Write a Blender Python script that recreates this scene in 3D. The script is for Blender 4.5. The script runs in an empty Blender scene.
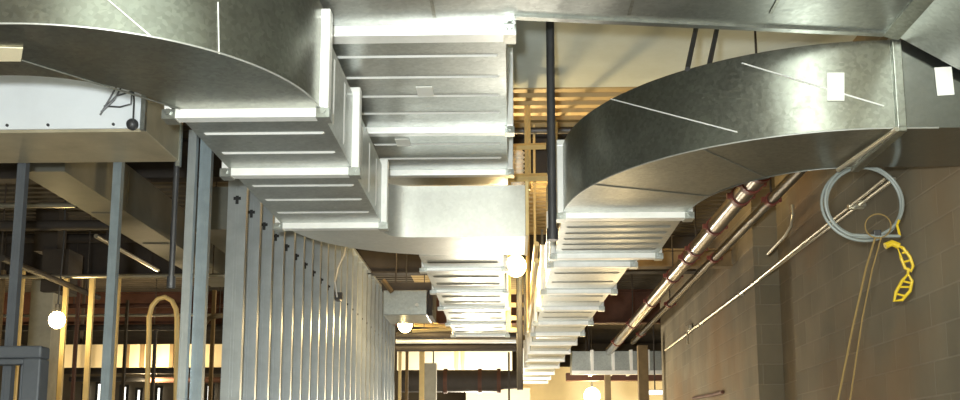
import bpy, math, random
from mathutils import Vector, Matrix
random.seed(7)
scene = bpy.context.scene
C = scene.collection
EYE = 1.6                                     # eye height above the slab
F, PY0 = 1050.0, 296.0                        # focal length and principal row in pixels (960 x 400)
TH = math.atan(170 / F)
PSI = math.atan(32 * math.cos(TH) / F)

# ------------------------------------------------------------------ measuring helpers (photo pixel -> world)
def ray(px, py):
    x = (px - 480) / F; y = -(py - PY0) / F
    fy = math.cos(TH) - math.sin(TH) * y; fz = math.sin(TH) + math.cos(TH) * y
    return Vector((x * math.cos(PSI) - fy * math.sin(PSI), x * math.sin(PSI) + fy * math.cos(PSI), fz))
def lift(v): return Vector((v.x, v.y, v.z + EYE))
def atY(px, py, Y): d = ray(px, py); return lift(d * (Y / d.y))
def atX(px, py, X): d = ray(px, py); return lift(d * (X / d.x))
def atH(px, py, H): d = ray(px, py); return lift(d * (H / d.z))

# ------------------------------------------------------------------ materials
def mat(name, col, rough=0.5, metal=0.0, var=0.0, scale=6.0, bump=0.0, spangle=0.0, emit=None, estr=0.0, col2=None):
    m = bpy.data.materials.new(name); m.use_nodes = True
    nt = m.node_tree; N = nt.nodes; L = nt.links
    b = N['Principled BSDF']
    b.inputs['Base Color'].default_value = (*col, 1); b.inputs['Roughness'].default_value = rough; b.inputs['Metallic'].default_value = metal
    if emit:
        b.inputs['Emission Color'].default_value = (*emit, 1); b.inputs['Emission Strength'].default_value = estr
    tc = N.new('ShaderNodeTexCoord')
    if var > 0 or col2:
        n = N.new('ShaderNodeTexNoise'); n.inputs['Scale'].default_value = scale; n.inputs['Detail'].default_value = 6; n.inputs['Roughness'].default_value = .65
        L.new(tc.outputs['Object'], n.inputs['Vector'])
        r = N.new('ShaderNodeValToRGB')
        c2 = col2 or tuple(max(0, c * (1 - var)) for c in col)
        r.color_ramp.elements[0].position = .25; r.color_ramp.elements[1].position = .75
        r.color_ramp.elements[0].color = (*c2, 1); r.color_ramp.elements[1].color = (*[min(1, c * (1 + var * .5)) for c in col], 1)
        L.new(n.outputs['Fac'], r.inputs['Fac'])
        last = r.outputs['Color']
        if spangle > 0:
            v = N.new('ShaderNodeTexVoronoi'); v.inputs['Scale'].default_value = 55
            L.new(tc.outputs['Object'], v.inputs['Vector'])
            mr = N.new('ShaderNodeMapRange'); mr.inputs['To Min'].default_value = 1 - spangle; mr.inputs['To Max'].default_value = 1 + spangle
            sx = N.new('ShaderNodeSeparateColor'); L.new(v.outputs['Color'], sx.inputs['Color']); L.new(sx.outputs[0], mr.inputs['Value'])
            mx = N.new('ShaderNodeVectorMath'); mx.operation = 'SCALE'
            L.new(last, mx.inputs[0]); L.new(mr.outputs['Result'], mx.inputs['Scale']); last = mx.outputs['Vector']
            rr = N.new('ShaderNodeMapRange'); rr.inputs['To Min'].default_value = rough - .03; rr.inputs['To Max'].default_value = rough + .05
            L.new(sx.outputs[1], rr.inputs['Value']); L.new(rr.outputs['Result'], b.inputs['Roughness'])
        L.new(last, b.inputs['Base Color'])
    if bump > 0:
        n2 = N.new('ShaderNodeTexNoise'); n2.inputs['Scale'].default_value = 2.2; n2.inputs['Detail'].default_value = 2
        L.new(tc.outputs['Object'], n2.inputs['Vector'])
        bp = N.new('ShaderNodeBump'); bp.inputs['Strength'].default_value = bump; bp.inputs['Distance'].default_value = .05
        L.new(n2.outputs['Fac'], bp.inputs['Height']); L.new(bp.outputs['Normal'], b.inputs['Normal'])
    return m

def block_mat():
    m = bpy.data.materials.new('painted_concrete_block'); m.use_nodes = True
    nt = m.node_tree; N = nt.nodes; L = nt.links; b = N['Principled BSDF']
    b.inputs['Roughness'].default_value = .9
    g = N.new('ShaderNodeTexCoord'); s = N.new('ShaderNodeSeparateXYZ'); L.new(g.outputs['Object'], s.inputs[0])
    a = N.new('ShaderNodeMath'); a.operation = 'ADD'; L.new(s.outputs['X'], a.inputs[0]); L.new(s.outputs['Y'], a.inputs[1])
    cb = N.new('ShaderNodeCombineXYZ'); L.new(a.outputs[0], cb.inputs['X']); L.new(s.outputs['Z'], cb.inputs['Y'])
    br = N.new('ShaderNodeTexBrick'); L.new(cb.outputs[0], br.inputs['Vector'])
    br.inputs['Scale'].default_value = 1; br.inputs['Brick Width'].default_value = .4; br.inputs['Row Height'].default_value = .2
    br.inputs['Mortar Size'].default_value = .007; br.inputs['Mortar Smooth'].default_value = .4
    br.inputs['Color1'].default_value = (.215, .180, .120, 1); br.inputs['Color2'].default_value = (.180, .150, .098, 1); br.inputs['Mortar'].default_value = (.24, .205, .145, 1)
    n = N.new('ShaderNodeTexNoise'); n.inputs['Scale'].default_value = 1.3; n.inputs['Detail'].default_value = 7; L.new(g.outputs['Object'], n.inputs['Vector'])
    mr = N.new('ShaderNodeMapRange'); mr.inputs['From Min'].default_value = .3; mr.inputs['From Max'].default_value = .7; mr.inputs['To Min'].default_value = .75; mr.inputs['To Max'].default_value = 1.25
    L.new(n.outputs['Fac'], mr.inputs['Value'])
    mx = N.new('ShaderNodeVectorMath'); mx.operation = 'SCALE'; L.new(br.outputs['Color'], mx.inputs[0]); L.new(mr.outputs['Result'], mx.inputs['Scale'])
    n3 = N.new('ShaderNodeTexNoise'); n3.inputs['Scale'].default_value = .55; n3.inputs['Detail'].default_value = 5; L.new(g.outputs['Object'], n3.inputs['Vector'])
    st = N.new('ShaderNodeMapRange'); st.inputs['From Min'].default_value = .50; st.inputs['From Max'].default_value = .68; st.inputs['To Max'].default_value = .7; L.new(n3.outputs['Fac'], st.inputs['Value'])
    ms = N.new('ShaderNodeMix'); ms.data_type = 'RGBA'; L.new(st.outputs['Result'], ms.inputs['Factor']); L.new(mx.outputs['Vector'], ms.inputs[6]); ms.inputs[7].default_value = (.22, .125, .05, 1)
    L.new(ms.outputs[2], b.inputs['Base Color'])
    bp = N.new('ShaderNodeBump'); bp.inputs['Strength'].default_value = .5; bp.inputs['Distance'].default_value = .01; bp.invert = True
    L.new(br.outputs['Fac'], bp.inputs['Height']); L.new(bp.outputs['Normal'], b.inputs['Normal'])
    return m

M = {}
M['galv'] = mat('galvanized_sheet', (.40, .42, .40), .36, .93, .14, 2.5, .09, .09)
M['galv_dull'] = mat('dull_galvanized_sheet', (.31, .32, .28), .32, .94, .18, 2.5, .10, .12)
M['flange'] = mat('bright_flange_steel', (.95, .96, .93), .36, .32, .12, 9)
M['stud'] = mat('galvanized_stud_steel', (.43, .465, .48), .38, .66, .25, 4)
M['galv_bright'] = mat('brightened_galvanized_sheet', (.62, .63, .60), .40, .70, .12, 4, .06, .04)  # same sheet metal, paler base paints in the flash glare
M['post'] = mat('bluish_galvanized_steel', (.25, .30, .33), .45, .5, .25, 6)
M['deckshade'] = mat('shaded_deck', (.085, .07, .05), .9, 0, .4, 2.5)  # shade of the side bays put into a darker deck colour
M['smooth'] = mat('smooth_dark_sheet', (.28, .29, .27), .17, .97, .15, 3, .05, .05)
M['duct_grey'] = mat('dull_grey_sheet', (.20, .20, .17), .55, .5, .2, 3)  # darker, duller grey than the corridor ducts
M['hole'] = mat('dark_knockout_hole', (.02, .02, .02), .8)
M['tape'] = mat('white_paper_label', (.85, .85, .80), .8)
M['greyframe'] = mat('grey_primed_steel', (.09, .10, .115), .6, .1, .2, 5)
M['black'] = mat('black_steel_pipe', (.06, .06, .063), .45, .3, .3, 8)
M['dark'] = mat('dark_painted_steel', (.055, .045, .038), .7, .1, .4, 3)
M['rust'] = mat('red_primed_steel', (.11, .045, .028), .7, .1, .4, 4)
M['tan'] = mat('tan_fireproofed_steel', (.22, .155, .08), .85, 0, .3, 6)
M['conduit'] = mat('zinc_conduit', (.70, .66, .55), .3, .85, .1, 9)
M['white'] = mat('white_enamel_panel', (.72, .75, .78), .55, 0, .08, 3)
M['brown'] = mat('brown_galvanized_underside', (.50, .44, .31), .5, .45, .25, 4)
M['pipe'] = mat('chrome_foil_pipe_jacket', (.20, .18, .15), .28, .97, .25, 7)
M['pipedark'] = mat('dull_pipe_steel', (.11, .095, .075), .35, .9, .3, 7)
M['red'] = mat('red_pipe_coupling', (.17, .03, .015), .5, .1, .2, 10)
M['cable'] = mat('grey_cable_jacket', (.25, .275, .26), .45)
M['yellow'] = mat('yellow_plastic', (.68, .47, .02), .5)
M['rope'] = mat('brown_rope', (.24, .16, .055), .9)
M['drywall'] = mat('bare_drywall', (.80, .70, .48), .9, 0, .12, 2)
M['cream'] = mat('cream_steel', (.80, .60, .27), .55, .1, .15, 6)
M['column'] = mat('concrete_column', (.42, .40, .33), .9, 0, .25, 5)
M['concrete'] = mat('concrete_slab', (.20, .195, .18), .85, 0, .25, 1.5)
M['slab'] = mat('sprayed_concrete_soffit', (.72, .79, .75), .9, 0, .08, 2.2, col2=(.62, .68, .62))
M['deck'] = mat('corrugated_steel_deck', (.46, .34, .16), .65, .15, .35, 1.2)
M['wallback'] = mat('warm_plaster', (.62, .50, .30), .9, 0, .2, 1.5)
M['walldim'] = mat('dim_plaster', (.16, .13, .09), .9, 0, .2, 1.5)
M['block'] = block_mat()
M['bulb'] = mat('glowing_bulb', (1, .9, .6), .5, emit=(1, .78, .36), estr=45)
M['pane'] = mat('daylit_pane', (.9, .9, .9), .5, emit=(1, .96, .85), estr=3.2)
M['dframe'] = mat('dark_window_frame', (.03, .03, .03), .6)

# ------------------------------------------------------------------ mesh builder
class MB:
    def __init__(s): s.v = []; s.f = []; s.mi = []
    def add(s, vs, fs):
        o = len(s.v); s.v += [tuple(v) for v in vs]; s.f += [tuple(i + o for i in f) for f in fs]; return s
    def box(s, x0, x1, y0, y1, z0, z1):
        if x0 > x1: x0, x1 = x1, x0
        if y0 > y1: y0, y1 = y1, y0
        if z0 > z1: z0, z1 = z1, z0
        return s.add([(x0,y0,z0),(x1,y0,z0),(x1,y1,z0),(x0,y1,z0),(x0,y0,z1),(x1,y0,z1),(x1,y1,z1),(x0,y1,z1)],
              [(0,3,2,1),(4,5,6,7),(0,1,5,4),(1,2,6,5),(2,3,7,6),(3,0,4,7)])
    def prism(s, poly, z0, z1):                       # poly counter-clockwise in xy
        n = len(poly)
        return s.add([(x, y, z0) for x, y in poly] + [(x, y, z1) for x, y in poly],
              [tuple(range(n - 1, -1, -1)), tuple(range(n, 2 * n))] + [(i, (i + 1) % n, n + (i + 1) % n, n + i) for i in range(n)])
    def hull8(s, a, b):                               # two quads of points joined as a block
        return s.add(list(a) + list(b), [(3,2,1,0),(4,5,6,7),(0,1,5,4),(1,2,6,5),(2,3,7,6),(3,0,4,7)])
    def bend(s, outer, inner, z0, z1):                # strip between two xy curves, given height
        n = len(outer)
        vs = [(x, y, z0) for x, y in outer] + [(x, y, z0) for x, y in inner] + [(x, y, z1) for x, y in outer] + [(x, y, z1) for x, y in inner]
        fs = []
        for i in range(n - 1):
            j = i + 1
            fs += [(i, n + i, n + j, j), (2*n + i, 2*n + j, 3*n + j, 3*n + i), (i, j, 2*n + j, 2*n + i), (n + j, n + i, 3*n + i, 3*n + j)]
        fs += [(0, 2*n, 3*n, n), (n - 1, 2*n - 1, 4*n - 1, 3*n - 1)]
        return s.add(vs, fs)
    def tube(s, pts, r, n=10, closed=False):
        pts = [Vector(p) for p in pts]; k = len(pts); rings = []
        up = None
        for i, p in enumerate(pts):
            if closed: t = pts[(i + 1) % k] - pts[i - 1]
            else: t = pts[min(i + 1, k - 1)] - pts[max(i - 1, 0)]
            t.normalize()
            if up is None: up = Vector((0, 0, 1)) if abs(t.z) < .9 else Vector((1, 0, 0))
            a = t.cross(up); a.normalize(); b = a.cross(t); b.normalize(); up = b
            rr = r[i] if isinstance(r, (list, tuple)) else r
            rings.append([p + (a * math.cos(2*math.pi*q/n) + b * math.sin(2*math.pi*q/n)) * rr for q in range(n)])
        vs = [v for R in rings for v in R]; fs = []
        for i in range(k if closed else k - 1):
            j = (i + 1) % k
            for q in range(n):
                w = (q + 1) % n
                fs.append((i*n + q, i*n + w, j*n + w, j*n + q))
        if not closed: fs += [tuple(range(n - 1, -1, -1)), tuple((k-1)*n + q for q in range(n))]
        return s.add(vs, fs)
    def sphere(s, c, r, n=16, m=10, sq=1.0):
        vs = [(c[0], c[1], c[2] - r * sq)]; fs = []
        for i in range(1, m):
            a = -math.pi/2 + math.pi * i / m
            vs += [(c[0] + r*math.cos(a)*math.cos(2*math.pi*q/n), c[1] + r*math.cos(a)*math.sin(2*math.pi*q/n), c[2] + r*sq*math.sin(a)) for q in range(n)]
        vs.append((c[0], c[1], c[2] + r * sq)); T = len(vs) - 1
        for q in range(n):
            w = (q + 1) % n
            fs.append((0, 1 + w, 1 + q)); fs.append((T, 1 + (m-2)*n + q, 1 + (m-2)*n + w))
            for i in range(m - 2): fs.append((1 + i*n + q, 1 + i*n + w, 1 + (i+1)*n + w, 1 + (i+1)*n + q))
        return s.add(vs, fs)
    def build(s, name, m, parent=None, smooth=False, bevel=0.0, ang=35):
        me = bpy.data.meshes.new(name); me.from_pydata(s.v, [], s.f); me.materials.append(M[m] if isinstance(m, str) else m); me.update()
        import bmesh
        bm = bmesh.new(); bm.from_mesh(me); bmesh.ops.recalc_face_normals(bm, faces=bm.faces); bm.to_mesh(me); bm.free()
        o = bpy.data.objects.new(name, me); C.objects.link(o)
        if smooth:
            for p in me.polygons: p.use_smooth = True
            me.set_sharp_from_angle(angle=math.radians(ang))
        if parent is not None:
            o.parent = parent; o.matrix_parent_inverse = Matrix.Translation(-parent.location)
        if bevel > 0:
            b = o.modifiers.new('edge', 'BEVEL'); b.width = bevel; b.segments = 2; b.limit_method = 'ANGLE'
        return o

def tag(o, label, cat, group=None, kind=None):
    o['label'] = label; o['category'] = cat
    if group: o['group'] = group
    if kind: o['kind'] = kind
    return o
def thing(name, loc, label, cat, group=None):
    o = bpy.data.objects.new(name, None); C.objects.link(o); o.location = loc; o.empty_display_size = .1
    return tag(o, label, cat, group)
def struct(o): o['kind'] = 'structure'; return o
def single(mb, name, m, label, cat, group=None, smooth=False, bevel=0.0):
    return tag(mb.build(name, m, None, smooth, bevel), label, cat, group)
def copy_tree(o, dloc, parent=None):
    c = o.copy(); C.objects.link(c)
    if parent is None: c.location = o.location + Vector(dloc)
    else: c.parent = parent
    for ch in list(o.children): copy_tree(ch, dloc, c)
    return c
def Z(h): return h + EYE

# ------------------------------------------------------------------ setting
DK = Z(3.0)
struct(MB().box(-12.4, 8.2, -3.2, 26.2, -.2, 0).build('floor', 'concrete'))
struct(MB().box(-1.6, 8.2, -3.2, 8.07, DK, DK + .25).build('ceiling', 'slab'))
struct(MB().box(-12.4, -1.6, -3.2, 8.07, DK, DK + .25).build('ceiling', 'deckshade'))
mb = MB(); y = 8.07; prof = []
while y < 26.1:
    prof += [(y, .07), (y + .035, .0), (y + .115, .0), (y + .15, .07)]; y += .19
n = len(prof)
def deck(xa, xb, m):
    mb = MB()
    mb.add([(xa, a, DK + b) for a, b in prof] + [(xb, a, DK + b) for a, b in prof] + [(xa, a, DK + .25) for a, b in prof] + [(xb, a, DK + .25) for a, b in prof],
       [(i, i + 1, n + i + 1, n + i) for i in range(n - 1)] + [(2*n + i, 3*n + i, 3*n + i + 1, 2*n + i + 1) for i in range(n - 1)]
       + [(i, 2*n + i, 2*n + i + 1, i + 1) for i in range(n - 1)] + [(n + i, n + i + 1, 3*n + i + 1, 3*n + i) for i in range(n - 1)]
       + [(0, n, 3*n, 2*n), (n-1, 3*n-1, 4*n-1, 2*n-1)])
    struct(mb.build('ceiling', m))
deck(-12.4, -1.6, 'deckshade'); deck(-1.6, 1.2, 'deck'); deck(1.2, 8.2, 'deckshade')  # lit middle strip and shaded sides painted into the deck colour
poly = [(2.45, -3.0), (8.0, -3.0), (8.0, 17.17), (2.45, 17.17), (2.45, 10.5), (2.70, 10.5), (2.70, 9.1), (2.45, 9.1)]
struct(MB().prism(poly, 0, DK).build('wall_right', 'block'))
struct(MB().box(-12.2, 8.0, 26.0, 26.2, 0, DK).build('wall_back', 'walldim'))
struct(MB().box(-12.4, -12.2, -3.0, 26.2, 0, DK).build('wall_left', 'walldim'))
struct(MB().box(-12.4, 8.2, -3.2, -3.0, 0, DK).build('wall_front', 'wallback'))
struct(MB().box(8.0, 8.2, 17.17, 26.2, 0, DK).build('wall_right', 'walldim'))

# ------------------------------------------------------------------ duct pieces
def section_y(parent, xa, xb, y0, y1, z0, z1, m='galv', step=.3, taper=None, bead='flange'):
    """straight piece running away, with stiffening beads across the sheet"""
    b = MB(); xc, xd = taper or (xa, xb)
    b.hull8([(xa, y0, z0), (xb, y0, z0), (xd, y1, z0), (xc, y1, z0)], [(xa, y0, z1), (xb, y0, z1), (xd, y1, z1), (xc, y1, z1)])
    k = max(1, int(round((y1 - y0) / step))); nb = len(b.f)
    for i in range(1, k):
        t = i / k; yy = y0 + (y1 - y0) * t; l = xa + (xc - xa) * t; r = xb + (xd - xb) * t
        for u, v in ((0, 1),):
            e = .008
            b.add([(l + .04, yy - .012, z0), (r - .04, yy - .012, z0), (l + .04, yy + .012, z0), (r - .04, yy + .012, z0), (l + .05, yy, z0 - e), (r - .05, yy, z0 - e)],
                  [(0, 1, 5, 4), (2, 4, 5, 3), (0, 4, 2), (1, 3, 5)])
        for xs, sg in ((l, -1), (r, 1)):
            e = .006 * sg
            b.add([(xs, yy - .012, z0 + .04), (xs, yy - .012, z1 - .04), (xs, yy + .012, z0 + .04), (xs, yy + .012, z1 - .04), (xs + e, yy, z0 + .05), (xs + e, yy, z1 - .05)],
                  [(0, 1, 5, 4), (2, 4, 5, 3), (0, 4, 2), (1, 3, 5)])
    o = b.build('duct_section', m, parent); o.data.materials.append(M[bead])  # beads are the same metal, paler colour paints their highlight
    for p in o.data.polygons:
        if p.index >= nb: p.material_index = 1
    return o
def flange_y(parent, xa, xb, y, z0, z1, w=.07, d=.04, m='flange', clips=True):
    b = MB(); h = w / 2
    b.box(xa - d, xb + d, y - h, y + h, z0 - d, z0 + .005); b.box(xa - d, xb + d, y - h, y + h, z1 - .005, z1 + d)
    b.box(xa - d, xa + .005, y - h, y + h, z0, z1); b.box(xb - .005, xb + d, y - h, y + h, z0, z1)
    f = b.build('flange', m, parent, bevel=.006)
    if clips:
        for xx in (xa - d * .4, xb + d * .4):
            c = MB().tube([(xx, y - h - .018, z0 - d * .4), (xx, y + h + .018, z0 - d * .4)], .015, 6)
            c.box(xx - .03, xx + .03, y - h - .006, y + h + .006, z0 - d - .006, z0 - .002)
            c.build('corner_clip', 'galv', f)
    return f
def flange_x(parent, x, ya, yb, z0, z1, w=.06, d=.03, m='flange'):
    b = MB(); h = w / 2
    b.box(x - h, x + h, ya - d, yb + d, z0 - d, z0 + .005); b.box(x - h, x + h, ya - d, yb + d, z1 - .005, z1 + d)
    b.box(x - h, x + h, ya - d, ya + .005, z0, z1); b.box(x - h, x + h, yb - .005, yb + d, z0, z1)
    return b.build('flange', m, parent, bevel=.005)
def hanger(parent, x, y, z, w=.03):
    MB().box(x - w/2, x + w/2, y - .004, y + .004, z, DK).build('hanger_strap', 'galv_dull', parent)
def xpipe(px0, px1, py, Y, r, m, label, name='pipe', xe=None):
    a, c = atY(px0, py, Y), atY(px1, py, Y); x1 = c.x if xe is None else xe
    o = thing(name, ((a.x + x1)/2, Y, a.z), label, 'pipe')
    MB().tube([(a.x, Y, a.z), (x1, Y, a.z)], r, 12).build('tube', m, o, smooth=True)
    for t in ((.08, .95) if Y < 15 else (.02,)): x = a.x + (x1 - a.x)*t; MB().tube([(x, Y, a.z + r*.8), (x, Y, DK)], .007, 6).build('hanger_rod', 'dark', o)
    return o
def sticker(parent, pts, nrm, m='tape'):
    a = [Vector(p) for p in pts]; nv = Vector(nrm) * .003
    MB().hull8([p + nv*.2 for p in a], [p + nv for p in a]).build('paper_label', m, parent)

# ------------------------------------------------------------------ left supply run : elbow, straight, offset, straight
zb, zt = Z(1.56), Z(1.965)
L = thing('supply_duct', (-1.16, 5.4, zb), 'galvanized duct curving in from the upper left corner and stepping down over the stud wall', 'air duct')
XL, XR, YF = -1.495, -.842, 4.45
def arc(cx, cy, rx, ry, a0, a1, n=28): return [(cx + rx*math.cos(a0 + (a1-a0)*i/n), cy + ry*math.sin(a0 + (a1-a0)*i/n)) for i in range(n + 1)]
outer = arc(-1.80, YF, .958, .958, 0, -math.pi/2); inner = arc(-2.05, YF, .555, .46, 0, -math.pi/2)
MB().bend(outer + [(-3.3, YF - .958)], inner + [(-3.3, YF - .46)], zb, Z(2.04)).build('elbow', 'galv_dull', L, smooth=True)
# standing seams on the elbow's outer wall
def oncyl(px, py, cx, cy, rx, ry):
    d = ray(px, py); a = (d.x/rx)**2 + (d.y/ry)**2; b = -2*(d.x*cx/rx**2 + d.y*cy/ry**2); c = (cx/rx)**2 + (cy/ry)**2 - 1
    q = b*b - 4*a*c
    return lift(d * ((-b - math.sqrt(max(q, 0))) / (2*a)))
for p, q in (((218, 2), (219, 54)), ((106, -2), (152, 37))):
    pts = [oncyl(p[0] + (q[0]-p[0])*i/8, p[1] + (q[1]-p[1])*i/8, -1.8, YF, .962, .962) for i in range(9)]
    MB().tube(pts, .0028, 6).build('seam', 'flange', L, smooth=True)
MB().tube([(x, yv, zb - .002) for x, yv in arc(-1.80, YF, .962, .962, 0, -math.pi/2)] + [(-3.3, YF - .962, zb - .002)], .004, 6).build('seam', 'galv_bright', L, smooth=True)
MB().tube([(-1.46, YF - .04, zb - .001), (-1.9, YF - .62, zb - .001)], .004, 6).build('seam', 'galv', L)
flange_y(L, XL, XR, YF, zb, zt + .02)
section_y(L, XL, XR, YF, 5.385, zb, zt, step=.32)
flange_y(L, XL, XR, 5.385, zb, zt)
section_y(L, XL, XR, 5.385, 6.65, zb, zt - .02, step=.32)
flange_y(L, XL, XR, 6.65, zb, zt - .02)
CX = -.43
o2 = arc(CX, 6.65, 1.06, 1.06, math.pi, math.pi/2); i2 = [(CX - .43*max(0, math.cos(t))**.3, 6.65 + .43*math.sin(t)**.3) for t in [math.pi/2*i/28 for i in range(29)]]
MB().bend(i2 + [(.10, 7.08)], o2 + [(.10, 7.71)], zb, Z(1.925)).build('offset_elbow', 'galv_bright', L, smooth=True)
MB().box(.10, .125, 7.04, 7.75, zb, Z(1.945)).build('end_flange', 'cream', L, bevel=.005)
p = atY(397, 202, 7.06)
sticker(L, [(p.x - .035, 7.078, p.z - .07), (p.x + .035, 7.078, p.z - .07), (p.x + .035, 7.078, p.z + .07), (p.x - .035, 7.078, p.z + .07)], (0, -3, 0))
ys = [7.71, 8.25, 9.32, 10.32, 11.5, 12.55]
for i in range(5):
    section_y(L, -.69, -.057, ys[i], ys[i+1], zb, Z(1.92), step=.36, bead='galv')
    flange_y(L, -.69, -.057, ys[i+1], zb, Z(1.92), d=.025)
for yy in (5.9, 8.8, 11.0): 
    hanger(L, (-1.3 if yy < 7 else -.55), yy, zt - .06); hanger(L, (-.95 if yy < 7 else -.2), yy, zt - .06)
sticker(L, [(q.x, q.y, zb) for q in (atH(-8, 60, 1.56), atH(21, 60, 1.56), atH(23, 47, 1.56), atH(-8, 46, 1.56))], (0, 0, -2), 'drywall')

# ------------------------------------------------------------------ centre run : plenum and main duct
zc, zd = Z(2.06), Z(2.53)
A = thing('plenum_duct', (-.45, 4.5, zc), 'wide galvanized plenum at the top edge with a straight duct branching down the corridor', 'air duct')
b = MB()
b.prism([(-.96, 3.3), (1.83, 3.3), (1.83, 4.85), (.02, 4.60), (.02, 4.72), (-.96, 4.72)], zc, zd)
b.build('plenum', 'galv', A)
MB().hull8([(1.835, 3.3, zc), (2.44, 3.3, zc - .37), (2.44, 4.85, zc - .37), (1.835, 4.85, zc)], [(1.835, 3.3, zd), (2.44, 3.3, zd), (2.44, 4.85, zd), (1.835, 4.85, zd)]).build('sloped_transition', 'galv', A)
MB().hull8([(1.80, 3.3, zc - .012), (1.87, 3.3, zc - .035), (1.87, 4.86, zc - .035), (1.80, 4.86, zc - .012)], [(1.80, 3.3, zc + .03), (1.87, 3.3, zc + .03), (1.87, 4.86, zc + .03), (1.80, 4.86, zc + .03)]).build('seam', 'galv_dull', A)
for x in (-.35, .55, 1.2): MB().box(x - .008, x + .008, 3.3, 4.6, zc - .006, zc + .001).build('seam', 'galv_dull', A)
MB().hull8([(.02, 4.58, zc - .012), (1.80, 4.826, zc - .012), (1.80, 4.866, zc - .012), (.02, 4.62, zc - .012)], [(.02, 4.58, zc + .004), (1.80, 4.826, zc + .004), (1.80, 4.866, zc + .004), (.02, 4.62, zc + .004)]).build('seam', 'galv', A)
flange_y(A, -.926, -.021, 4.74, zc, zd, w=.10, d=.05)
section_y(A, -.926, -.021, 4.78, 6.23, zc, zd, step=.28)
flange_y(A, -.926, -.021, 6.23, zc, zd)
section_y(A, -.926, -.021, 6.23, 7.18, zc, zd, step=.30)
flange_y(A, -.926, -.021, 7.18, zc, zd)
prof = [(7.18, zc), (7.50, zc)] + [(7.50 + .5*math.sin(a), zc + .5 - .5*math.cos(a)) for a in [math.pi/2*i/12 for i in range(1, 13)]] + [(8.0, DK), (7.5, DK), (7.5, zd), (7.18, zd)]
n = len(prof)
MB().add([(-.926, a, c) for a, c in prof] + [(-.021, a, c) for a, c in prof], [tuple(range(n)), tuple(range(2*n-1, n-1, -1))] + [(i, n+i, n+(i+1) % n, (i+1) % n) for i in range(n)]).build('riser_elbow', 'galv', A, smooth=True)
for px, py in ((425, 91), (403, 142)):
    p = atH(px, py, 2.06)
    sticker(A, [(p.x - .045, p.y - .075, zc), (p.x + .045, p.y - .075, zc), (p.x + .045, p.y + .075, zc), (p.x - .045, p.y + .075, zc)], (0, 0, -2))
for yy in (4.0, 5.6): hanger(A, -.8, yy, zd - .01); hanger(A, -.1, yy, zd - .01)
hanger(A, 1.3, 4.2, zd - .01)

# ------------------------------------------------------------------ right run : big elbow and run
ze, zf = Z(1.60), Z(2.045)
B = thing('supply_duct', (1.1, 6.6, ze), 'galvanized duct with the big rounded elbow coming out of the right block wall', 'air duct')
BX, BY = 1.847, 6.60
ho = arc(BX, BY, 1.51, 1.70, math.pi, 1.5*math.pi, 36); hi = arc(BX, BY, .725, 1.03, math.pi, 1.5*math.pi, 36)
MB().bend(hi, ho, ze, zf).build('elbow', 'galv_dull', B, smooth=True)
MB().box(1.847, 2.445, 4.90, 5.57, ze, zf).build('duct_section', 'smooth', B)
flange_x(B, 1.872, 4.90, 5.57, ze, zf, w=.045, d=.022, m='galv_dull')
b = MB().tube([(x, yv, ze - .001) for x, yv in arc(BX, BY, 1.513, 1.703, math.pi, 1.5*math.pi, 36)] + [(2.05, 4.897, ze - .001)], .004, 6); b.build('seam', 'galv_bright', B, smooth=True)
b = MB().tube([(x, yv, ze - .001) for x, yv in arc(BX, BY, .723, 1.028, math.pi, 1.5*math.pi, 36)], .004, 6); b.build('seam', 'galv', B, smooth=True)
for p, q in (((611, 99), (737, 132)), ((742, 63), (884, 106))):
    pts = [oncyl(p[0] + (q[0]-p[0])*i/14, p[1] + (q[1]-p[1])*i/14, BX, BY, 1.513, 1.703) for i in range(15)]
    MB().tube(pts, .0038, 6).build('seam', 'flange', B, smooth=True)
for t in (.30, .62):
    k = int(36*t); MB().tube([(*ho[k], ze - .001), (*hi[k], ze - .001)], .004, 6).build('seam', 'galv', B)
pa = [oncyl(x, yv, BX, BY, 1.512, 1.702) for x, yv in ((827, 101), (844, 101), (844, 73), (827, 73))]
sticker(B, pa, (0, -2, 0))
pa = [atY(x, yv, 4.898) for x, yv in ((937, 96), (954, 95), (951, 67), (934, 68))]
sticker(B, pa, (0, -2, 0))
MB().tube([atH(897, 129, 1.575), atH(838, 170, 1.575)], .012, 8).build('support_rod', 'conduit', B)
flange_y(B, .337, 1.122, 6.60, ze, zf, w=.09)
section_y(B, .337, 1.122, 6.60, 7.90, ze, zf, step=.2, bead='galv_bright')
flange_y(B, .337, 1.11, 7.90, ze, zf)
section_y(B, .337, 1.11, 7.90, 8.25, ze, zf, step=.3, taper=(.325, .96))
flange_y(B, .325, .96, 8.25, ze, Z(1.98))
ys = [8.25, 9.55, 10.6, 11.7, 12.7, 13.7, 14.8, 15.9, 17.0, 18.2, 19.3, 20.2]
for i in range(11):
    t0, t1 = (ys[i] - 8.25) / 10, (ys[i+1] - 8.25) / 10
    xa, xb, xc, xd = .325 - .10*t0, .96 - .25*t0, .325 - .10*t1, .96 - .25*t1
    section_y(B, xa, xb, ys[i], ys[i+1], ze, Z(1.98), step=.4, taper=(xc, xd), bead='galv'); flange_y(B, xc, xd, ys[i+1], ze, Z(1.98), clips=i < 4)
for px, py, yy in ((687, 58, 5.2), (708, 55, 5.2)):
    p = atY(px, py, yy); MB().tube([(p.x, p.y, zf - .02), atY(px + 15, 0, yy + .6)], .014, 8).build('hanger_rod', 'black', B)
for yy in (8.9, 11.1, 13.2): hanger(B, .4, yy, Z(1.97)); hanger(B, .85, yy, Z(1.97))

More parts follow.
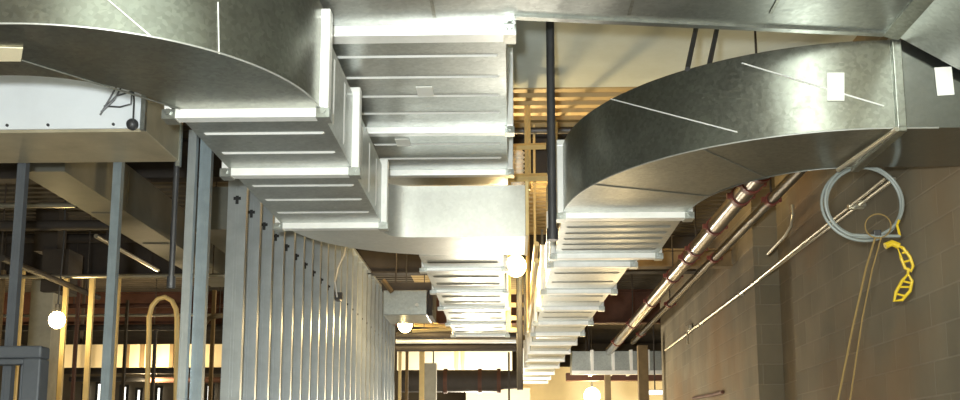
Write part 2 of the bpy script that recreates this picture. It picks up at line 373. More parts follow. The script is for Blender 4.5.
# ------------------------------------------------------------------ white air handler box at left
U = thing('air_handler_box', (-2.5, 5.57, Z(1.75)), 'white panelled air handler box with brown metal underside, hanging behind the left curved duct', 'air handler')
MB().box(-3.6, -1.93, 5.30, 5.86, Z(1.75), Z(2.45)).build('underside_casing', 'brown', U, bevel=.004)
MB().box(-3.6, -1.955, 5.283, 5.30, Z(1.765), Z(2.45)).build('front_panel', 'white', U, bevel=.004)
MB().box(-1.955, -1.93, 5.27, 5.30, Z(1.75), Z(2.45)).build('corner_trim', 'galv', U)
for x in (-2.67, -2.1, -2.45):
    MB().tube([(x, 5.284, Z(1.785)), (x, 5.275, Z(1.785))], .008, 8).build('screw', 'black', U)
p = atY(133, 125, 5.27)
k = MB().sphere((p.x, 5.26, p.z), .032, 14, 10).build('cable_grommet', 'black', U, smooth=True)
MB().box(-1.945, -1.92, 5.84, 5.87, Z(1.72), Z(2.45)).build('corner_trim', 'galv', U)
hanger(U, -2.2, 5.5, Z(2.44)); hanger(U, -3.2, 5.5, Z(2.44))
wires = [[(133, 122), (134, 100), (133, 84)], [(100, 115), (110, 98), (118, 84)], [(101, 112), (114, 100), (122, 86)], [(103, 110), (116, 96), (137, 90)], [(104, 106), (120, 107), (131, 104), (132, 92)]]
W = MB()
for w in wires: W.tube([atY(a, c, 5.222 - .003*i) for i, (a, c) in enumerate(w)], .0045, 6)
single(W, 'wire_bundle', 'black', 'loose bunch of thin black wires in front of the white panel at left', 'wires', smooth=True)

# ------------------------------------------------------------------ corridor stud wall
ORD = ['first', 'second', 'third', 'fourth', 'fifth', 'sixth', 'seventh', 'eighth', 'ninth', 'tenth', 'eleventh', 'twelfth', 'thirteenth', 'fourteenth', 'fifteenth', 'sixteenth', 'seventeenth', 'eighteenth', 'nineteenth', 'twentieth', 'twenty-first', 'twenty-second', 'twenty-third', 'twenty-fourth', 'twenty-fifth']
def stud_mesh(w, fl, h, t=.004, lip=.01):
    b = MB(); a = w/2                                   # web faces -Y, flanges run back along +Y
    b.box(-a, a, 0, t, 0, h); b.box(-a, -a + t, t, fl, 0, h); b.box(a - t, a, t, fl, 0, h)
    b.box(-a + t, -a + lip, fl - t, fl, 0, h); b.box(a - lip, a - t, fl - t, fl, 0, h)
    b.box(-.012, -.008, -.002, 0, .02, h - .02); b.box(.008, .012, -.002, 0, .02, h - .02)
    return b
TOP = Z(2.50); X0 = -1.91
ST = thing('metal_stud', (X0, 7.08, .02), 'first and nearest galvanized stud of the long corridor stud wall', 'stud', 'studs of the corridor wall')
s0 = stud_mesh(.132, .05, TOP - .02)
me = s0.build('stud_channel', 'stud', ST); me.matrix_parent_inverse = Matrix(); 
kh = MB(); hz = Z(1.835) - .02
kh.prism([(-.011, -.0028), (.011, -.0028), (.011, -.0002), (-.011, -.0002)], hz - .03, hz + .03)  # dark plates painted in where the open punch hole looks dark
kh.prism([(-.026, -.003), (.026, -.003), (.026, -.0002), (-.026, -.0002)], hz, hz + .022)
k2 = kh.build('knockout', 'hole', ST); k2.matrix_parent_inverse = Matrix()
studs = [ST]
for i in range(1, 24):
    c = copy_tree(ST, (0, .406*i, 0)); c['label'] = ORD[i] + ' galvanized stud, counted from the near end, of the long corridor stud wall'
    if i == 23: c['label'] = 'last and farthest galvanized stud of the long corridor stud wall'
    studs.append(c)
single(MB().box(X0 - .075, X0 + .075, 7.0, 16.6, TOP, TOP + .03), 'stud_track', 'stud', 'long metal top track capping the corridor stud wall', 'track')
single(MB().box(X0 - .075, X0 + .075, 7.0, 16.6, 0, .02), 'stud_track', 'stud', 'long metal floor track under the corridor stud wall', 'track')
w1 = [atX(a, c, X0 + .10) for a, c in ((347, 240), (344, 255), (338, 268), (335, 282), (337, 297))]
single(MB().tube(w1, .008, 6), 'cable', 'white', 'short white cable dangling beside the middle of the corridor studs', 'cable', smooth=True)
p = atX(338, 298, X0 + .09)
single(MB().box(p.x - .025, p.x + .03, p.y - .06, p.y + .06, p.z - .03, p.z + .03).box(p.x - .02, p.x + .045, p.y - .015, p.y + .015, p.z - .015, p.z + .06), 'junction_box', 'black', 'small dark junction box fixed to the studs below the white cable', 'junction box', bevel=.004)

# ------------------------------------------------------------------ partition posts and door frame at left
def post(px, py, w, fl, z1, y, label, m='stud'):
    p = atY(px, py, y); o = thing('metal_stud', (p.x, y, 0), label, 'stud', 'posts of the left partition')
    s = stud_mesh(w, fl, z1).build('stud_channel', m, o); s.matrix_parent_inverse = Matrix(); return o
post(15.5, 250, .05, .05, Z(1.80), 5.92, 'grey metal post rising over the dark door frame at the lower left', 'greyframe')
post(112.5, 250, .05, .05, Z(1.80), 5.92, 'lone slim metal post between the left bulb and the doubled posts', 'post')
post(187.5, 250, .048, .05, Z(1.99), 6.0, 'bright front post of the doubled pair left of the stud wall')
post(201.5, 250, .070, .05, Z(1.99), 6.06, 'wider duller rear post of the doubled pair left of the stud wall', 'post')
D = thing('door_frame', (-2.9, 5.85, 0), 'dark grey steel door frame, only its head and right jamb showing at lower left', 'door frame')
h1 = atY(0, 347, 5.85); j0 = atY(29, 347, 5.85).x; j1 = atY(47, 347, 5.85).x
MB().box(-3.75, j1, 5.78, 5.90, h1.z - .07, h1.z).box(-3.75, j0, 5.80, 5.88, h1.z - .105, h1.z - .07).build('frame_head', 'greyframe', D, bevel=.012)
MB().box(j0, j1, 5.78, 5.90, 0, h1.z - .07).box(j0 - .02, j0, 5.80, 5.88, 0, h1.z - .105).build('frame_jamb', 'greyframe', D, bevel=.012)
MB().box(-3.75, -3.66, 5.78, 5.90, 0, h1.z - .105).build('frame_jamb', 'greyframe', D, bevel=.012)
p = atY(171, 285, 5.95)
dp = thing('drop_pipe', (p.x, 5.95, p.z), 'thin black drop pipe hanging between the white box and the doubled posts', 'pipe')
MB().tube([(p.x, 5.95, p.z), (p.x, 5.95, DK)], .017, 10).build('pipe', 'black', dp, smooth=True)
MB().tube([(p.x, 5.95, p.z - .02), (p.x, 5.95, p.z + .05)], .025, 10).build('coupling', 'black', dp, smooth=True)

# ------------------------------------------------------------------ black vertical pole in the middle
p = atY(553, 237, 6.2)
bp_ = thing('drop_pipe', (.25, 6.2, p.z), 'thick black vertical pipe hanging beside the big elbow in the middle', 'pipe')
MB().tube([(.25, 6.2, p.z), (.25, 6.2, DK)], .026, 14).build('pipe', 'black', bp_, smooth=True)
MB().tube([(.25, 6.2, p.z - .02), (.25, 6.2, p.z + .05)], .036, 14).build('coupling', 'black', bp_, smooth=True)
MB().tube([(.25, 6.2, DK - .02), (.25, 6.2, DK)], .06, 14).build('ceiling_plate', 'black', bp_, smooth=True)

# ------------------------------------------------------------------ pipes along the block wall
def long_pipe(name, x, h, r, y0, y1, label, m, rings, rr):
    o = thing(name, (x, (y0 + y1)/2, Z(h)), label, 'pipe')
    MB().tube([(x, y0, Z(h)), (x, y1, Z(h))], r, 20).build('pipe', m, o, smooth=True)
    for yy in rings:
        g = MB().tube([(x, yy - .035, Z(h)), (x, yy + .035, Z(h))], r + rr, 20).build('coupling', 'red', o, smooth=True)
        MB().box(x - r - rr - .025, x + r + rr + .025, yy - .02, yy + .02, Z(h) - .02, Z(h) + .02).build('bolt_lug', 'red', g)
        if rings.index(yy) % 2 == 0: MB().tube([(x, yy, Z(h) + r), (x, yy, DK)], .008, 6).build('hanger_rod', 'dark', o)
    return o
long_pipe('insulated_pipe', 1.70, 1.97, .068, 6.35, 18.2, 'thick shiny pipe with red couplings slanting down the right side', 'pipe', [6.95, 7.25, 7.6, 8.6, 9.5, 9.9, 10.9, 12.6, 14.6, 16.8], .010)
long_pipe('sprinkler_pipe', 2.10, 2.12, .042, 6.35, 18.2, 'thinner darker pipe between the thick red-ringed pipe and the block wall', 'pipedark', [8.3, 10.7, 13.8, 17.0], .012)

# conduits on the block wall
def conduit(name, pix, X, r, label, m='conduit', straps=()):
    pts = [atX(a, c, X) for a, c in pix]; o = thing(name, pts[0], label, 'conduit')
    MB().tube(pts, r, 8).build('tube', m, o, smooth=True)
    for px, py in straps:
        p = atX(px, py, X); MB().box(X - r - .004, 2.446, p.y - .02, p.y + .02, p.z - r - .006, p.z + r + .006).build('strap', m, o)
    return o
LC = conduit('conduit', [(894, 179), (665, 350)], 2.41, .014, 'long straight conduit slanting along the whole block wall', straps=((860, 204), (700, 324), (740, 294)))
conduit('conduit', [(886, 178), (800, 246), (759, 279)], 2.355, .011, 'shorter conduit running just above the long one on the block wall', straps=((850, 207),))
conduit('conduit', [(792, 205), (793, 215), (791, 226), (785, 236), (768, 254)], 2.36, .013, 'short bent conduit elbow near the dark wall recess', straps=())
p = atX(688, 328, 2.40)
MB().box(2.385, 2.445, p.y - .09, p.y + .09, p.z - .05, p.z + .04).build('clamp_plate', 'conduit', LC, bevel=.01)
MB().tube([(2.39, p.y, p.z - .03), (2.39, p.y, p.z - .22)], .016, 8).build('clamp_tail', 'conduit', LC, smooth=True)
pts = [atX(640 + x/3.08, 270 + yv/3.08, 2.43) for x, yv in ((165, 395), (225, 384), (255, 376))]
single(MB().tube(pts, .022, 8), 'pipe_stub', 'rust', 'short rust-red pipe low on the far block wall at the bottom edge', 'pipe', smooth=True)

# ------------------------------------------------------------------ cable coil, rope and yellow strap
yc = 5.70
c0 = atY(864, 201, yc); top = atY(866, 165, yc)
cc = thing('cable_coil', c0, 'grey coil of cable hanging in a ring before the block wall', 'cable')
R_ = (top.z - c0.z)
for k, (dr, dx, dz, dy) in enumerate(((0, 0, 0, 0), (-.008, .006, -.006, .014), (.006, -.004, -.01, .026))):
    pts = [(c0.x + dx + (R_*1.03 + dr)*math.cos(a), yc + dy + .012*math.sin(2*a + k), c0.z + dz + (R_ + dr)*math.sin(a)) for a in [2*math.pi*i/48 for i in range(48)]]
    MB().tube(pts, .0085, 8, closed=True).build('cable_loop', 'cable', cc, smooth=True)
q0, q1 = atY(874, 236, yc - .02), atY(900, 236, yc - .02)
MB().tube([atY(852, 235, yc), q0, q1], .009, 8).build('cable_tail', 'cable', cc, smooth=True)
p = atY(876, 234, yc); MB().box(p.x - .02, p.x + .02, yc - .03, yc + .045, p.z - .018, p.z + .018).build('tie', 'black', cc, bevel=.005)
ring = [atY(878 + 13*math.cos(a), 226 + 12*math.sin(a), yc - .035) for a in [2*math.pi*i/24 for i in range(24)]]
single(MB().tube(ring, .004, 6, closed=True).tube([atY(875, 238, yc - .035), atY(866, 268, yc - .03), atY(852, 330, yc), atY(838, 400, yc + .03), atY(826, 470, yc + .05)], .006, 6)
       .tube([atY(881, 238, yc - .035), atY(872, 270, yc - .03), atY(862, 320, yc), atY(850, 400, yc + .03), atY(842, 470, yc + .05)], .0045, 6),
       'rope', 'rope', 'two brown cords hanging down from the grey cable ring', 'rope', smooth=True)
yk = thing('plastic_handle', atY(905, 262, yc - .05), 'bright yellow plastic strap with two oval loops dangling below the cable ring', 'strap')
def loop(pix, r): return MB().tube([atY(a, c, yc - .06) for a, c in pix], r, 8, closed=True)
loop([(897, 245), (903, 248), (910, 257), (913, 266), (911, 271), (905, 268), (901, 258)], .009).build('upper_loop', 'yellow', yk, smooth=True)
loop([(908, 274), (912, 281), (910, 291), (902, 300), (894, 301), (896, 292), (902, 281)], .009).build('lower_loop', 'yellow', yk, smooth=True)
for a, c in (((902, 253), (908, 252)), ((904, 262), (911, 260)), ((899, 287), (909, 287)), ((902, 281), (911, 283)), ((897, 294), (905, 296))): MB().tube([atY(*a, yc - .06), atY(*c, yc - .06)], .006, 6).build('rung', 'yellow', yk)
MB().tube([atY(885, 246, yc - .06), atY(892, 243, yc - .06), atY(899, 246, yc - .06)], .018, 8).build('clip', 'yellow', yk, smooth=True)
MB().tube([atY(908, 268, yc - .06), atY(908, 276, yc - .06)], .007, 6).build('link', 'yellow', yk)
MB().tube([atY(900, 236, yc - .02), atY(897, 225, yc - .04), atY(899, 220, yc - .04)], .007, 6).build('tail', 'yellow', yk)

# ------------------------------------------------------------------ overhead steel beams
def ibeam_x(x0, x1, y, z0, h, w, label, m):
    t = .02; b = MB().box(x0, x1, y - w/2, y + w/2, z0, z0 + t).box(x0, x1, y - w/2, y + w/2, z0 + h - t, z0 + h).box(x0, x1, y - .012, y + .012, z0 + t, z0 + h - t)
    return single(b, 'steel_beam', m, label, 'beam')
ibeam_x(-11.5, 2.42, 9.35, Z(2.62), .38, .16, 'nearest dark steel beam across under the corrugated deck', 'dark')
ibeam_x(1.0, 2.42, 11.4, Z(2.15), .20, .16, 'tan steel beam crossing above the right duct run near the block wall', 'tan')
ibeam_x(-11.5, 2.42, 13.6, Z(2.50), .5, .2, 'dark deep steel beam across beyond the tan beam', 'dark')
ibeam_x(-11.5, 7.9, 18.0, Z(2.42), .58, .22, 'farthest dark deep steel beam across before the back wall', 'rust')
single(MB().tube([(-1.6, 8.95, Z(2.93)), (2.35, 8.95, Z(2.93))], .028, 10), 'pipe', 'black', 'thin black pipe across the orange lit deck behind the black drop pipe', 'pipe', smooth=True)

# corrugated flexible duct and cream strut rack in the lit gap
p0, p1 = atY(517, 150, 8.6), atY(517, 187, 8.6)
fd = MB(); zz = p1.z - .35; pts = []; rs = []; k = 0
while zz < p0.z: pts.append((p0.x, 8.6, zz)); rs.append(.066 if k % 2 == 0 else .048); zz += .019; k += 1
single(fd.tube(pts, rs, 18), 'flexible_duct', 'flange', 'pale ribbed flexible hose standing in the warm gap beside the black drop pipe', 'hose', smooth=False)
rk = thing('strut_rack', atY(528, 178, 8.5), 'cream strut rack framing the ribbed hose in the warm gap', 'rack')
def barp(parent, name, a, c, r, m): return MB().tube([a, c], r, 4).build(name, m, parent)
barp(rk, 'upright', atY(528, 190, 8.5), Vector((atY(528, 190, 8.5).x, 8.5, DK)), .026, 'cream')
barp(rk, 'crossbar', atY(508, 147, 8.47), atY(546, 146, 8.47), .028, 'cream')
barp(rk, 'crossbar', atY(506, 178, 8.47), atY(547, 177, 8.47), .035, 'cream')
p = atY(508, 190, 8.5); barp(rk, 'upright', p, Vector((p.x, 8.5, atY(508, 143, 8.5).z)), .026, 'cream')

# cable ladder near the bright bulb
lk = thing('cable_ladder', atY(518, 330, 10.9), 'yellow lit ladder rack hanging beneath the bright middle bulb', 'rack')
for px in (509, 526):
    a = atY(px, 331, 10.9); MB().box(a.x - .022, a.x + .022, 10.87, 10.93, a.z, Z(2.98) if px == 509 else atY(px, 246, 10.9).z).build('rail', 'cream', lk)
xa, xb = atY(509, 300, 10.9).x, atY(526, 300, 10.9).x
for py in (250, 292, 305, 318, 330):
    a = atY(518, py, 10.9); MB().box(xa, xb, 10.88, 10.92, a.z - .022, a.z + .022).build('rung', 'cream', lk)
for px, yy, r, lb in ((520, 10.6, .032, 'slim dark rod hanging just left of centre under the bright bulb'), (525, 10.72, .014, 'thinner dark rod right beside the ladder rack'),):
    a = atY(px, 390 if px == 520 else 335, yy); single(MB().tube([(a.x, yy, a.z), (a.x, yy, Z(2.15) if px == 520 else DK)], r, 8), 'hanger_rod', 'black', lb, 'rod', smooth=True)
for px, lb in ((547, 'cream conduit along the left edge of the right duct run, upper'), (541, 'cream conduit along the left edge of the right duct run, lower')):
    hh = 1.80 if px == 547 else 1.66; x = .21
    o = thing('conduit', (x, 10.5, Z(hh)), lb, 'conduit')
    MB().tube([(x, 8.45, Z(hh)), (x, 13.0, Z(hh))], .022, 8).build('tube', 'cream', o, smooth=True)
    for yy in ((9.0, 12.2) if px == 547 else (10.0, 12.6)): MB().box(x - .01, x + .01, yy - .01, yy + .01, Z(hh) + (.02 if px == 547 else -.03), DK if px == 547 else Z(1.78)).build('hanger_strap', 'cream', o)

# pipes across the corridor beneath the centre run's end
for py, r, m, lb in ((335, .042, 'dark', 'upper dark pipe of the three crossing the far corridor'), (341.2, .032, 'flange', 'bright middle pipe of the three crossing the far corridor'), (348, .046, 'dark', 'lower dark pipe of the three crossing the far corridor')):
    xpipe(396, 520, py, 12.9 + .1*[335, 341.2, 348].index(py), r, m, lb, 'cross_pipe', .06)
# grey terminal box
a, c = atY(383, 315, 11.2), atY(427, 290, 11.2)
vb = thing('terminal_box', ((a.x + c.x)/2, 11.4, a.z), 'small grey sheet-metal terminal box above the lower bulb at the end of the studs', 'air box')
MB().box(a.x, c.x, 11.2, 11.9, a.z, c.z).build('casing', 'galv', vb, bevel=.006); MB().box(a.x - .02, c.x + .05, 11.22, 11.95, c.z, c.z + .09).build('cover', 'dark', vb)
MB().box(c.x, c.x + .055, 11.25, 11.85, a.z, c.z).build('side_collar', 'dark', vb); q = atY(417, 305, 11.2); MB().tube([(q.x, 11.2, q.z), (q.x, 11.18, q.z)], .02, 10).build('knob', 'tape', vb)
MB().tube([(a.x + .1, 11.5, c.z + .08), (a.x + .1, 11.5, DK)], .01, 6).build('hanger_rod', 'dark', vb)
a = atY(383, 280, 11.0); c = atY(392, 292, 11.0); single(MB().tube([a, c], .03, 6), 'brace', 'tan', 'short tan diagonal brace above the grey terminal box', 'brace')
for k, (pp, qq) in enumerate((((412, 331), (452, 329)), ((414, 325), (446, 326)), ((413, 313), (440, 325)))):
    u, v = atY(*pp, 12.2 + .06*k), atY(*qq, 12.2 + .06*k)
    o = thing('conduit', (u + v)/2, ['lower', 'middle', 'upper slanting'][k] + ' short yellow conduit right of the lower bulb', 'conduit')
    MB().tube([u, v], .02 if k < 2 else .012, 8).build('tube', 'cream', o, smooth=True)
    g = u.lerp(v, .3 + .2*k); MB().tube([g, (g.x, g.y, DK)], .006, 6).build('hanger_rod', 'dark', o)

# ------------------------------------------------------------------ bulbs
def work_light(px, py, Y, r, label, energy, cord_top, off=(0, -.14, -.03)):
    p = atY(px, py, Y); o = thing('work_light', p, label, 'lamp', 'temporary string lights')
    MB().sphere((p.x, p.y, p.z), r, 18, 12, 1.1).build('bulb', 'bulb', o, smooth=True)
    MB().tube([(p.x, p.y, p.z + r*1.0), (p.x, p.y, p.z + r + .08)], .026, 10).build('socket', 'black', o, smooth=True)
    MB().tube([(p.x, p.y, p.z + r + .06), (p.x + .01, p.y + .02, (p.z + cord_top)/2), (p.x, p.y, cord_top)], .008, 6).build('cord', 'black', o, smooth=True)
    lamp((p.x + off[0], p.y + off[1] - r, p.z + off[2]), energy, (1, .72, .34), .05)
    return o
def lamp(loc, e, col, r=.08):
    l = bpy.data.lights.new('lamp', 'POINT'); l.energy = e; l.color = col; l.shadow_soft_size = r
    o = bpy.data.objects.new('lamp', l); C.objects.link(o); o.location = loc; return o
work_light(516, 266, 10.2, .10, 'bright bare bulb in the middle beside the black drop pipe', 230, DK)
work_light(405, 325, 12.5, .085, 'bare bulb at the far end of the corridor studs', 70, DK)
work_light(57, 320, 10.3, .08, 'bare bulb at the far left beside the square column', 9, DK)
work_light(592, 396, 21.0, .16, 'bare bulb at the bottom edge in the far warm room', 120, DK)

# ------------------------------------------------------------------ left room
d = thing('exhaust_duct', (-3.4, 9.2, Z(2.1)), 'dull grey duct slanting away in the dark room behind the slim post', 'air duct')
section_y(d, -3.56, -3.22, 7.25, 12.2, Z(2.1), Z(2.5), 'duct_grey', 1.2, bead='duct_grey'); hanger(d, -3.4, 8.2, Z(2.49)); hanger(d, -3.4, 11, Z(2.49))
d = thing('exhaust_duct', (-2.5, 10, Z(2.2)), 'short dull duct in the dark room nearer to the doubled posts', 'air duct')
section_y(d, -2.75, -2.3, 8.8, 12.2, Z(2.02), Z(2.4), 'duct_grey', 1.1, bead='duct_grey'); hanger(d, -2.5, 9.5, Z(2.39))
xpipe(-40, 75, 206, 9.0, .024, 'conduit', 'pale level pipe at left running behind the grey post')
xpipe(-40, 112, 226, 9.7, .05, 'dark', 'dark level pipe at left below the pale one')
xpipe(-20, 225, 277, 10.4, .022, 'conduit', 'long thin bright conduit level across the left room')
xpipe(60, 232, 306, 13.2, .03, 'rust', 'reddish pipe low across the left room')
xpipe(-20, 235, 328, 14.6, .045, 'dark', 'dark pipe low across the left room behind the bulb')
xpipe(-20, 232, 239, 12.9, .06, 'dark', 'thick dark pipe high across the left room')
xpipe(-20, 232, 316, 12.45, .018, 'conduit', 'thin dull conduit across the left room behind the looped one')
for k, (pa, pb, ya, yb, rr, m, lb) in enumerate((((2, 258), (40, 292), 9.0, 11.2, .03, 'dark', 'dark sloping pipe high at the left edge before the square column'),
        ((96, 236), (130, 262), 9.8, 11.6, .022, 'conduit', 'thin bright conduit running away behind the lone slim post'))):
    u, v = atY(*pa, ya), atY(*pb, yb); v.x = u.x; v.z = u.z
    o = thing('pipe', (u + v)/2, lb, 'pipe'); MB().tube([u, v], rr, 10).build('tube', m, o, smooth=True)
    for t in (.15, .85): g = u.lerp(v, t); MB().tube([(g.x, g.y, g.z + rr*.8), (g.x, g.y, DK)], .006, 6).build('hanger_rod', 'dark', o)
# column
a = atY(34, 300, 12.0); c = atY(57, 300, 12.0)
col = thing('square_column', ((a.x + c.x)/2, 12.0, 0), 'pale square column beside the far left bulb', 'column')
MB().box(a.x, c.x, 11.9, 12.15, 0, Z(2.15)).build('shaft', 'column', col, bevel=.01)
a2 = atY(42, 292, 11.85); c2 = atY(71, 250, 11.85); MB().box(a2.x, c2.x, 11.8, 12.2, a2.z, c2.z).build('bracket', 'dark', col); MB().box(a.x, c.x, 11.9, 12.15, c2.z, DK).build('shaft_top', 'dark', col)
# slim framing studs, lit warm
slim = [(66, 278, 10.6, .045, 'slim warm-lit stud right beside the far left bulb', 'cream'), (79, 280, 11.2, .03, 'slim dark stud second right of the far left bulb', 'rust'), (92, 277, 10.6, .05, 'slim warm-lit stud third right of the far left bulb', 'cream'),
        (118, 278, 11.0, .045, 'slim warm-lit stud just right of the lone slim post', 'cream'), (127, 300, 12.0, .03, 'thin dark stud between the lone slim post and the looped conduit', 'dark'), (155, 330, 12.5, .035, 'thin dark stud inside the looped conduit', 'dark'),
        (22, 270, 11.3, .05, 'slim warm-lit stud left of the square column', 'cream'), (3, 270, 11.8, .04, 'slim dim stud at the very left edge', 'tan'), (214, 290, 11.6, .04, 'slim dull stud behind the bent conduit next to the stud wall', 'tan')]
for px, py, Y, w, lb, m in slim:
    a = atY(px, py, Y); b0 = atY(px - 3.5, 400, Y); z1 = a.z
    o = thing('framing_stud', (a.x, Y, 0), lb, 'stud', 'slim studs in the left room'); s = stud_mesh(w, .04, z1, lip=.008).build('stud_channel', m, o); s.matrix_parent_inverse = Matrix()
# looped conduit and bent conduit
Yl = 10.9
pix = [(145, 470), (147, 400), (149, 335), (149, 318), (152, 306), (158, 299), (165, 297), (172, 301), (176, 309), (177, 320), (176, 400), (175, 470)]
single(MB().tube([atY(a, c, Yl) for a, c in pix], .026, 10), 'conduit', 'cream', 'conduit bent into an upside-down U left of the doubled posts', 'conduit', smooth=True)
pix = [(201, 470), (202, 400), (203, 335), (204, 325), (208, 319), (215, 316), (226, 315)]
single(MB().tube([atY(a, c, 9.5) for a, c in pix], .024, 10), 'conduit', 'tan', 'conduit bent at a right angle between doubled posts and stud wall', 'conduit', smooth=True)
# lit bulkhead and dark equipment band, windows far behind
a, c = atY(58, 368, 16.5), atY(245, 344, 16.5)
bk = thing('bulkhead', ((a.x + c.x)/2, 16.6, a.z), 'warm yellow drywall bulkhead across the back of the left room', 'bulkhead')
MB().box(a.x, c.x, 16.5, 16.75, a.z, c.z).build('panel', 'drywall', bk)
for px in (88, 128, 143, 172): q = atY(px, 350, 16.5); MB().box(q.x - .03, q.x + .03, 16.47, 16.5, a.z, c.z).build('joint_strip', 'tan', bk)
for x in (a.x + .3, c.x - .3): MB().box(x - .02, x + .02, 16.6, 16.64, c.z, DK).build('hanger_strap', 'dark', bk)
for k, (px0, px1, py, r) in enumerate(((50, 235, 371, .05), (70, 146, 379, .045), (150, 235, 380, .045))):
    xpipe(px0, px1, py, 15.8 + .2*k, r, ['dark', 'black', 'rust'][k], ['long dark pipe right under the yellow bulkhead', 'black pipe under the bulkhead beside the square column', 'rusty pipe under the bulkhead beside the doubled posts'][k])
wn = 0
for px0, px1, pt in ((4, 9, 388), (52, 56, 384), (83, 87, 386), (97, 103, 384), (121, 126, 387), (137, 140, 390), (157, 160, 388), (207, 212, 386), (222, 228, 384)):
    wn += 1; a, c = atY(px0, 402, 25.9), atY(px1, pt, 25.9)
    w = struct(MB().box(a.x, c.x, 25.93, 25.98, a.z - .7, c.z).build('window_%d' % wn, 'pane'))
    struct(MB().box(a.x - .06, c.x + .06, 25.9, 25.94, c.z, c.z + .06).box(a.x - .06, c.x + .06, 25.9, 25.94, a.z - .76, a.z - .7).box(a.x - .06, a.x, 25.9, 25.94, a.z - .7, c.z).box(c.x, c.x + .06, 25.9, 25.94, a.z - .7, c.z).build('window_frame', 'dframe', w))

# ------------------------------------------------------------------ far end of the corridor
a, c = atY(397, 370, 19.0), atY(512, 351, 19.0)
bk = thing('bulkhead', ((a.x + c.x)/2, 19.1, a.z), 'brightly lit cream bulkhead across the far end of the corridor', 'bulkhead')
MB().box(a.x, c.x, 19.0, 19.2, a.z, c.z + .05).build('panel', 'drywall', bk)
for px in (457, 463): q = atY(px, 360, 19); MB().box(q.x - .03, q.x + .03, 18.96, 19.0, a.z, c.z).build('joint_strip', 'cream', bk)
for x in (a.x + .2, c.x - .2): MB().box(x - .02, x + .02, 19.1, 19.14, c.z, DK).build('hanger_strap', 'dark', bk)
a, c = atY(400, 391, 16.5), atY(519, 368, 16.5)
dd = thing('exhaust_duct', ((a.x + c.x)/2, 16.8, a.z), 'dark round-ended duct across the far corridor below the bright bulkhead', 'air duct')
zz = (a.z + c.z)/2; rr = (c.z - a.z)/2
MB().tube([(a.x, 16.8, zz), (c.x - .3, 16.8, zz)], rr, 20).build('duct_body', 'dark', dd, smooth=True)
for x in (a.x + .7, a.x + 1.25, c.x - .32): MB().tube([(x - .03, 16.8, zz), (x + .03, 16.8, zz)], rr + .02, 20).build('band', 'rust', dd, smooth=True)
MB().tube([(c.x - .3, 16.8, zz), (c.x, 16.8, zz + .02)], rr * .8, 20).build('end_cap', 'dark', dd, smooth=True)
MB().tube([(a.x + .5, 16.8, zz), (a.x + .5, 16.8, DK)], .012, 6).build('hanger_rod', 'dark', dd)
def vcol(px0, px1, Y, label, m, cat='column', name='column', py=None, dep=None):
    a, c = atY(px0, 390, Y), atY(px1, 390, Y); z1 = DK if py is None else atY(px0, py, Y).z
    return single(MB().box(a.x, c.x, Y, Y + (dep or (c.x - a.x)), 0, z1), name, m, label, cat, bevel=.006)
vcol(424, 436, 15.6, 'grey concrete column end at the far left of the corridor below the bulkhead', 'column', py=363)
vcol(419, 424, 15.2, 'bright yellow stud in front of the far grey column', 'cream', 'stud', 'framing_stud', py=347)
vcol(398, 401, 15.4, 'thin pale stud beside the last corridor studs', 'cream', 'stud', 'framing_stud', py=347)
vcol(405, 408, 15.5, 'thin dull stud between the pale stud and yellow stud', 'tan', 'stud', 'framing_stud', py=347)
vcol(508, 510, 15.5, 'thin dark rod at the far corridor centre', 'dark', 'rod', 'hanger_rod', py=352)
vcol(639, 649, 16.9, 'brown square column beside the end of the far block wall', 'tan', py=345)
vcol(605, 611, 18.6, 'thin brown post beneath the far cross duct', 'tan', py=372)
# far right cross duct
a, c = atY(572, 372, 18.3), atY(668, 351, 18.3)
fd = thing('cross_duct', ((a.x + c.x)/2, 18.5, a.z), 'small panelled galvanized duct crossing at the far right end of the corridor', 'air duct')
MB().box(a.x, c.x + .8, 18.3, 18.9, a.z, c.z).build('duct_section', 'galv', fd)
for px in (592, 613, 631, 648): q = atY(px, 360, 18.3); MB().box(q.x - .025, q.x + .025, 18.25, 18.95, a.z - .02, c.z + .02).build('flange', 'flange', fd)
MB().box(a.x, c.x + .8, 18.24, 18.3, a.z - .05, a.z + .02).build('bottom_rail', 'flange', fd)
MB().box(a.x + .3, a.x + .33, 18.5, 18.53, c.z, DK).build('hanger_strap', 'dark', fd)
a, c = atY(566, 381, 20.5), atY(690, 373, 20.5)
sb = thing('soffit_board', ((a.x + c.x)/2, 20.5, a.z), 'brown board across the far right room below the cross duct', 'board')
MB().box(a.x, c.x + 1, 20.4, 20.6, a.z, c.z).build('board', 'rust', sb)
for x in (a.x + .4, c.x - .2): MB().box(x - .02, x + .02, 20.48, 20.52, c.z, DK).build('hanger_strap', 'dark', sb)
a, c = atY(520, 400, 22.5), atY(700, 381, 22.5)
single(MB().box(a.x, c.x + 2, 22.4, 22.6, 0, c.z + .3), 'partition', 'drywall', 'warm yellow drywall partition filling the far right room', 'partition')
a = atY(655, 393, 18.0); lt = thing('fluorescent_fixture', a, 'small white light fixture at the foot of the far block wall end', 'lamp')
MB().box(a.x - .15, a.x + .17, 17.9, 18.1, a.z - .03, a.z + .05).build('housing', 'white', lt, bevel=.01); MB().box(a.x - .15, a.x + .17, 17.88, 17.9, a.z - .03, a.z + .03).build('tube', 'pane', lt)
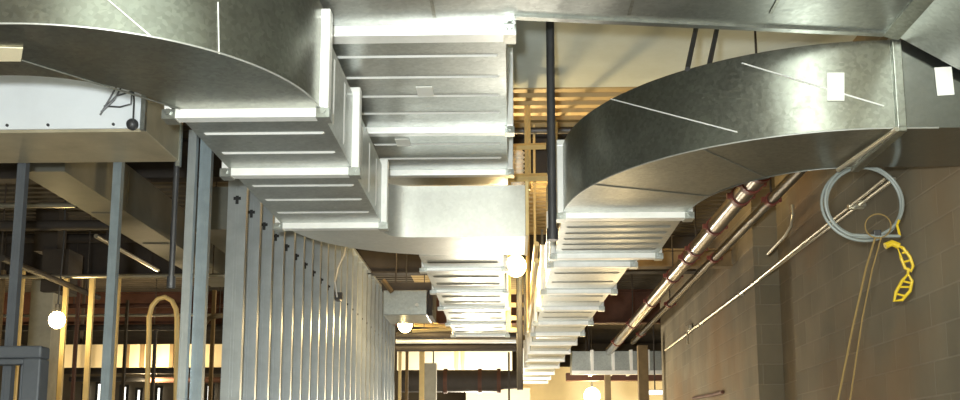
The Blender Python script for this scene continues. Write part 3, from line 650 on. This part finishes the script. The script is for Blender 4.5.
MB().box(a.x - .01, a.x + .01, 17.99, 18.01, a.z + .05, DK).build('hanger_rod', 'dark', lt)
a = atY(466, 402, 20.2); c = atY(530, 388, 20.2)
single(MB().box(a.x, c.x, 20.2, 20.3, 0, c.z), 'partition', 'drywall', 'bright low partition at the bottom of the far corridor', 'partition')

# ------------------------------------------------------------------ lights out of view: camera flash, low corridor lamps and lamps added to brighten surfaces
WARM, NEUT = (1, .76, .42), (1, .95, .85)
lamp((-.14, -.12, EYE + .12), 1500, (.94, 1, .98), .06)         # flash on the camera
lamp((-.2, 1.6, .5), 14, (1, .97, .88), .25)
lamp((.35, 10.6, .7), 40, (1, .95, .84), .2)
lamp((.2, 14.0, .8), 190, (1, .93, .78), .2)
lamp((-.6, 17.9, 2.3), 600, (1, .90, .70), .2)  # unseen lamp added to brighten the far bulkhead
lamp((2.2, 20.5, 1.5), 120, WARM, .2)
lamp((.14, 9.7, Z(2.1)), 40, WARM, .1)  # added lamp without a bulb, lights the corrugated deck
lamp((1.3, 12.6, 1.9), 14, WARM, .1)  # warm lamp added to tint the far block wall
lamp((-5.6, 16.0, 2.9), 170, WARM, .1)  # unseen lamp added to brighten the left bulkhead
lamp((-8.2, 16.0, 2.9), 170, WARM, .1)  # second added lamp for the left bulkhead
lamp((-4.6, 12.2, 1.0), 4, WARM, .1)

w = bpy.data.worlds.new('World'); scene.world = w; w.use_nodes = True
w.node_tree.nodes['Background'].inputs['Color'].default_value = (.8, .7, .55, 1); w.node_tree.nodes['Background'].inputs['Strength'].default_value = .05

# ------------------------------------------------------------------ camera
cd = bpy.data.cameras.new('Camera'); co = bpy.data.objects.new('Camera', cd); C.objects.link(co)
cd.sensor_fit = 'HORIZONTAL'; cd.sensor_width = 36; cd.lens = F / 960 * 36; cd.shift_y = (PY0 - 200) / 960; cd.clip_start = .05
co.location = (0, 0, EYE); co.rotation_euler = (math.pi/2 + TH, 0, PSI)
scene.camera = co
vs = scene.view_settings; vs.view_transform = 'Standard'; vs.look = 'None'; vs.gamma = 1; vs.use_curve_mapping = False; vs.exposure = -.25
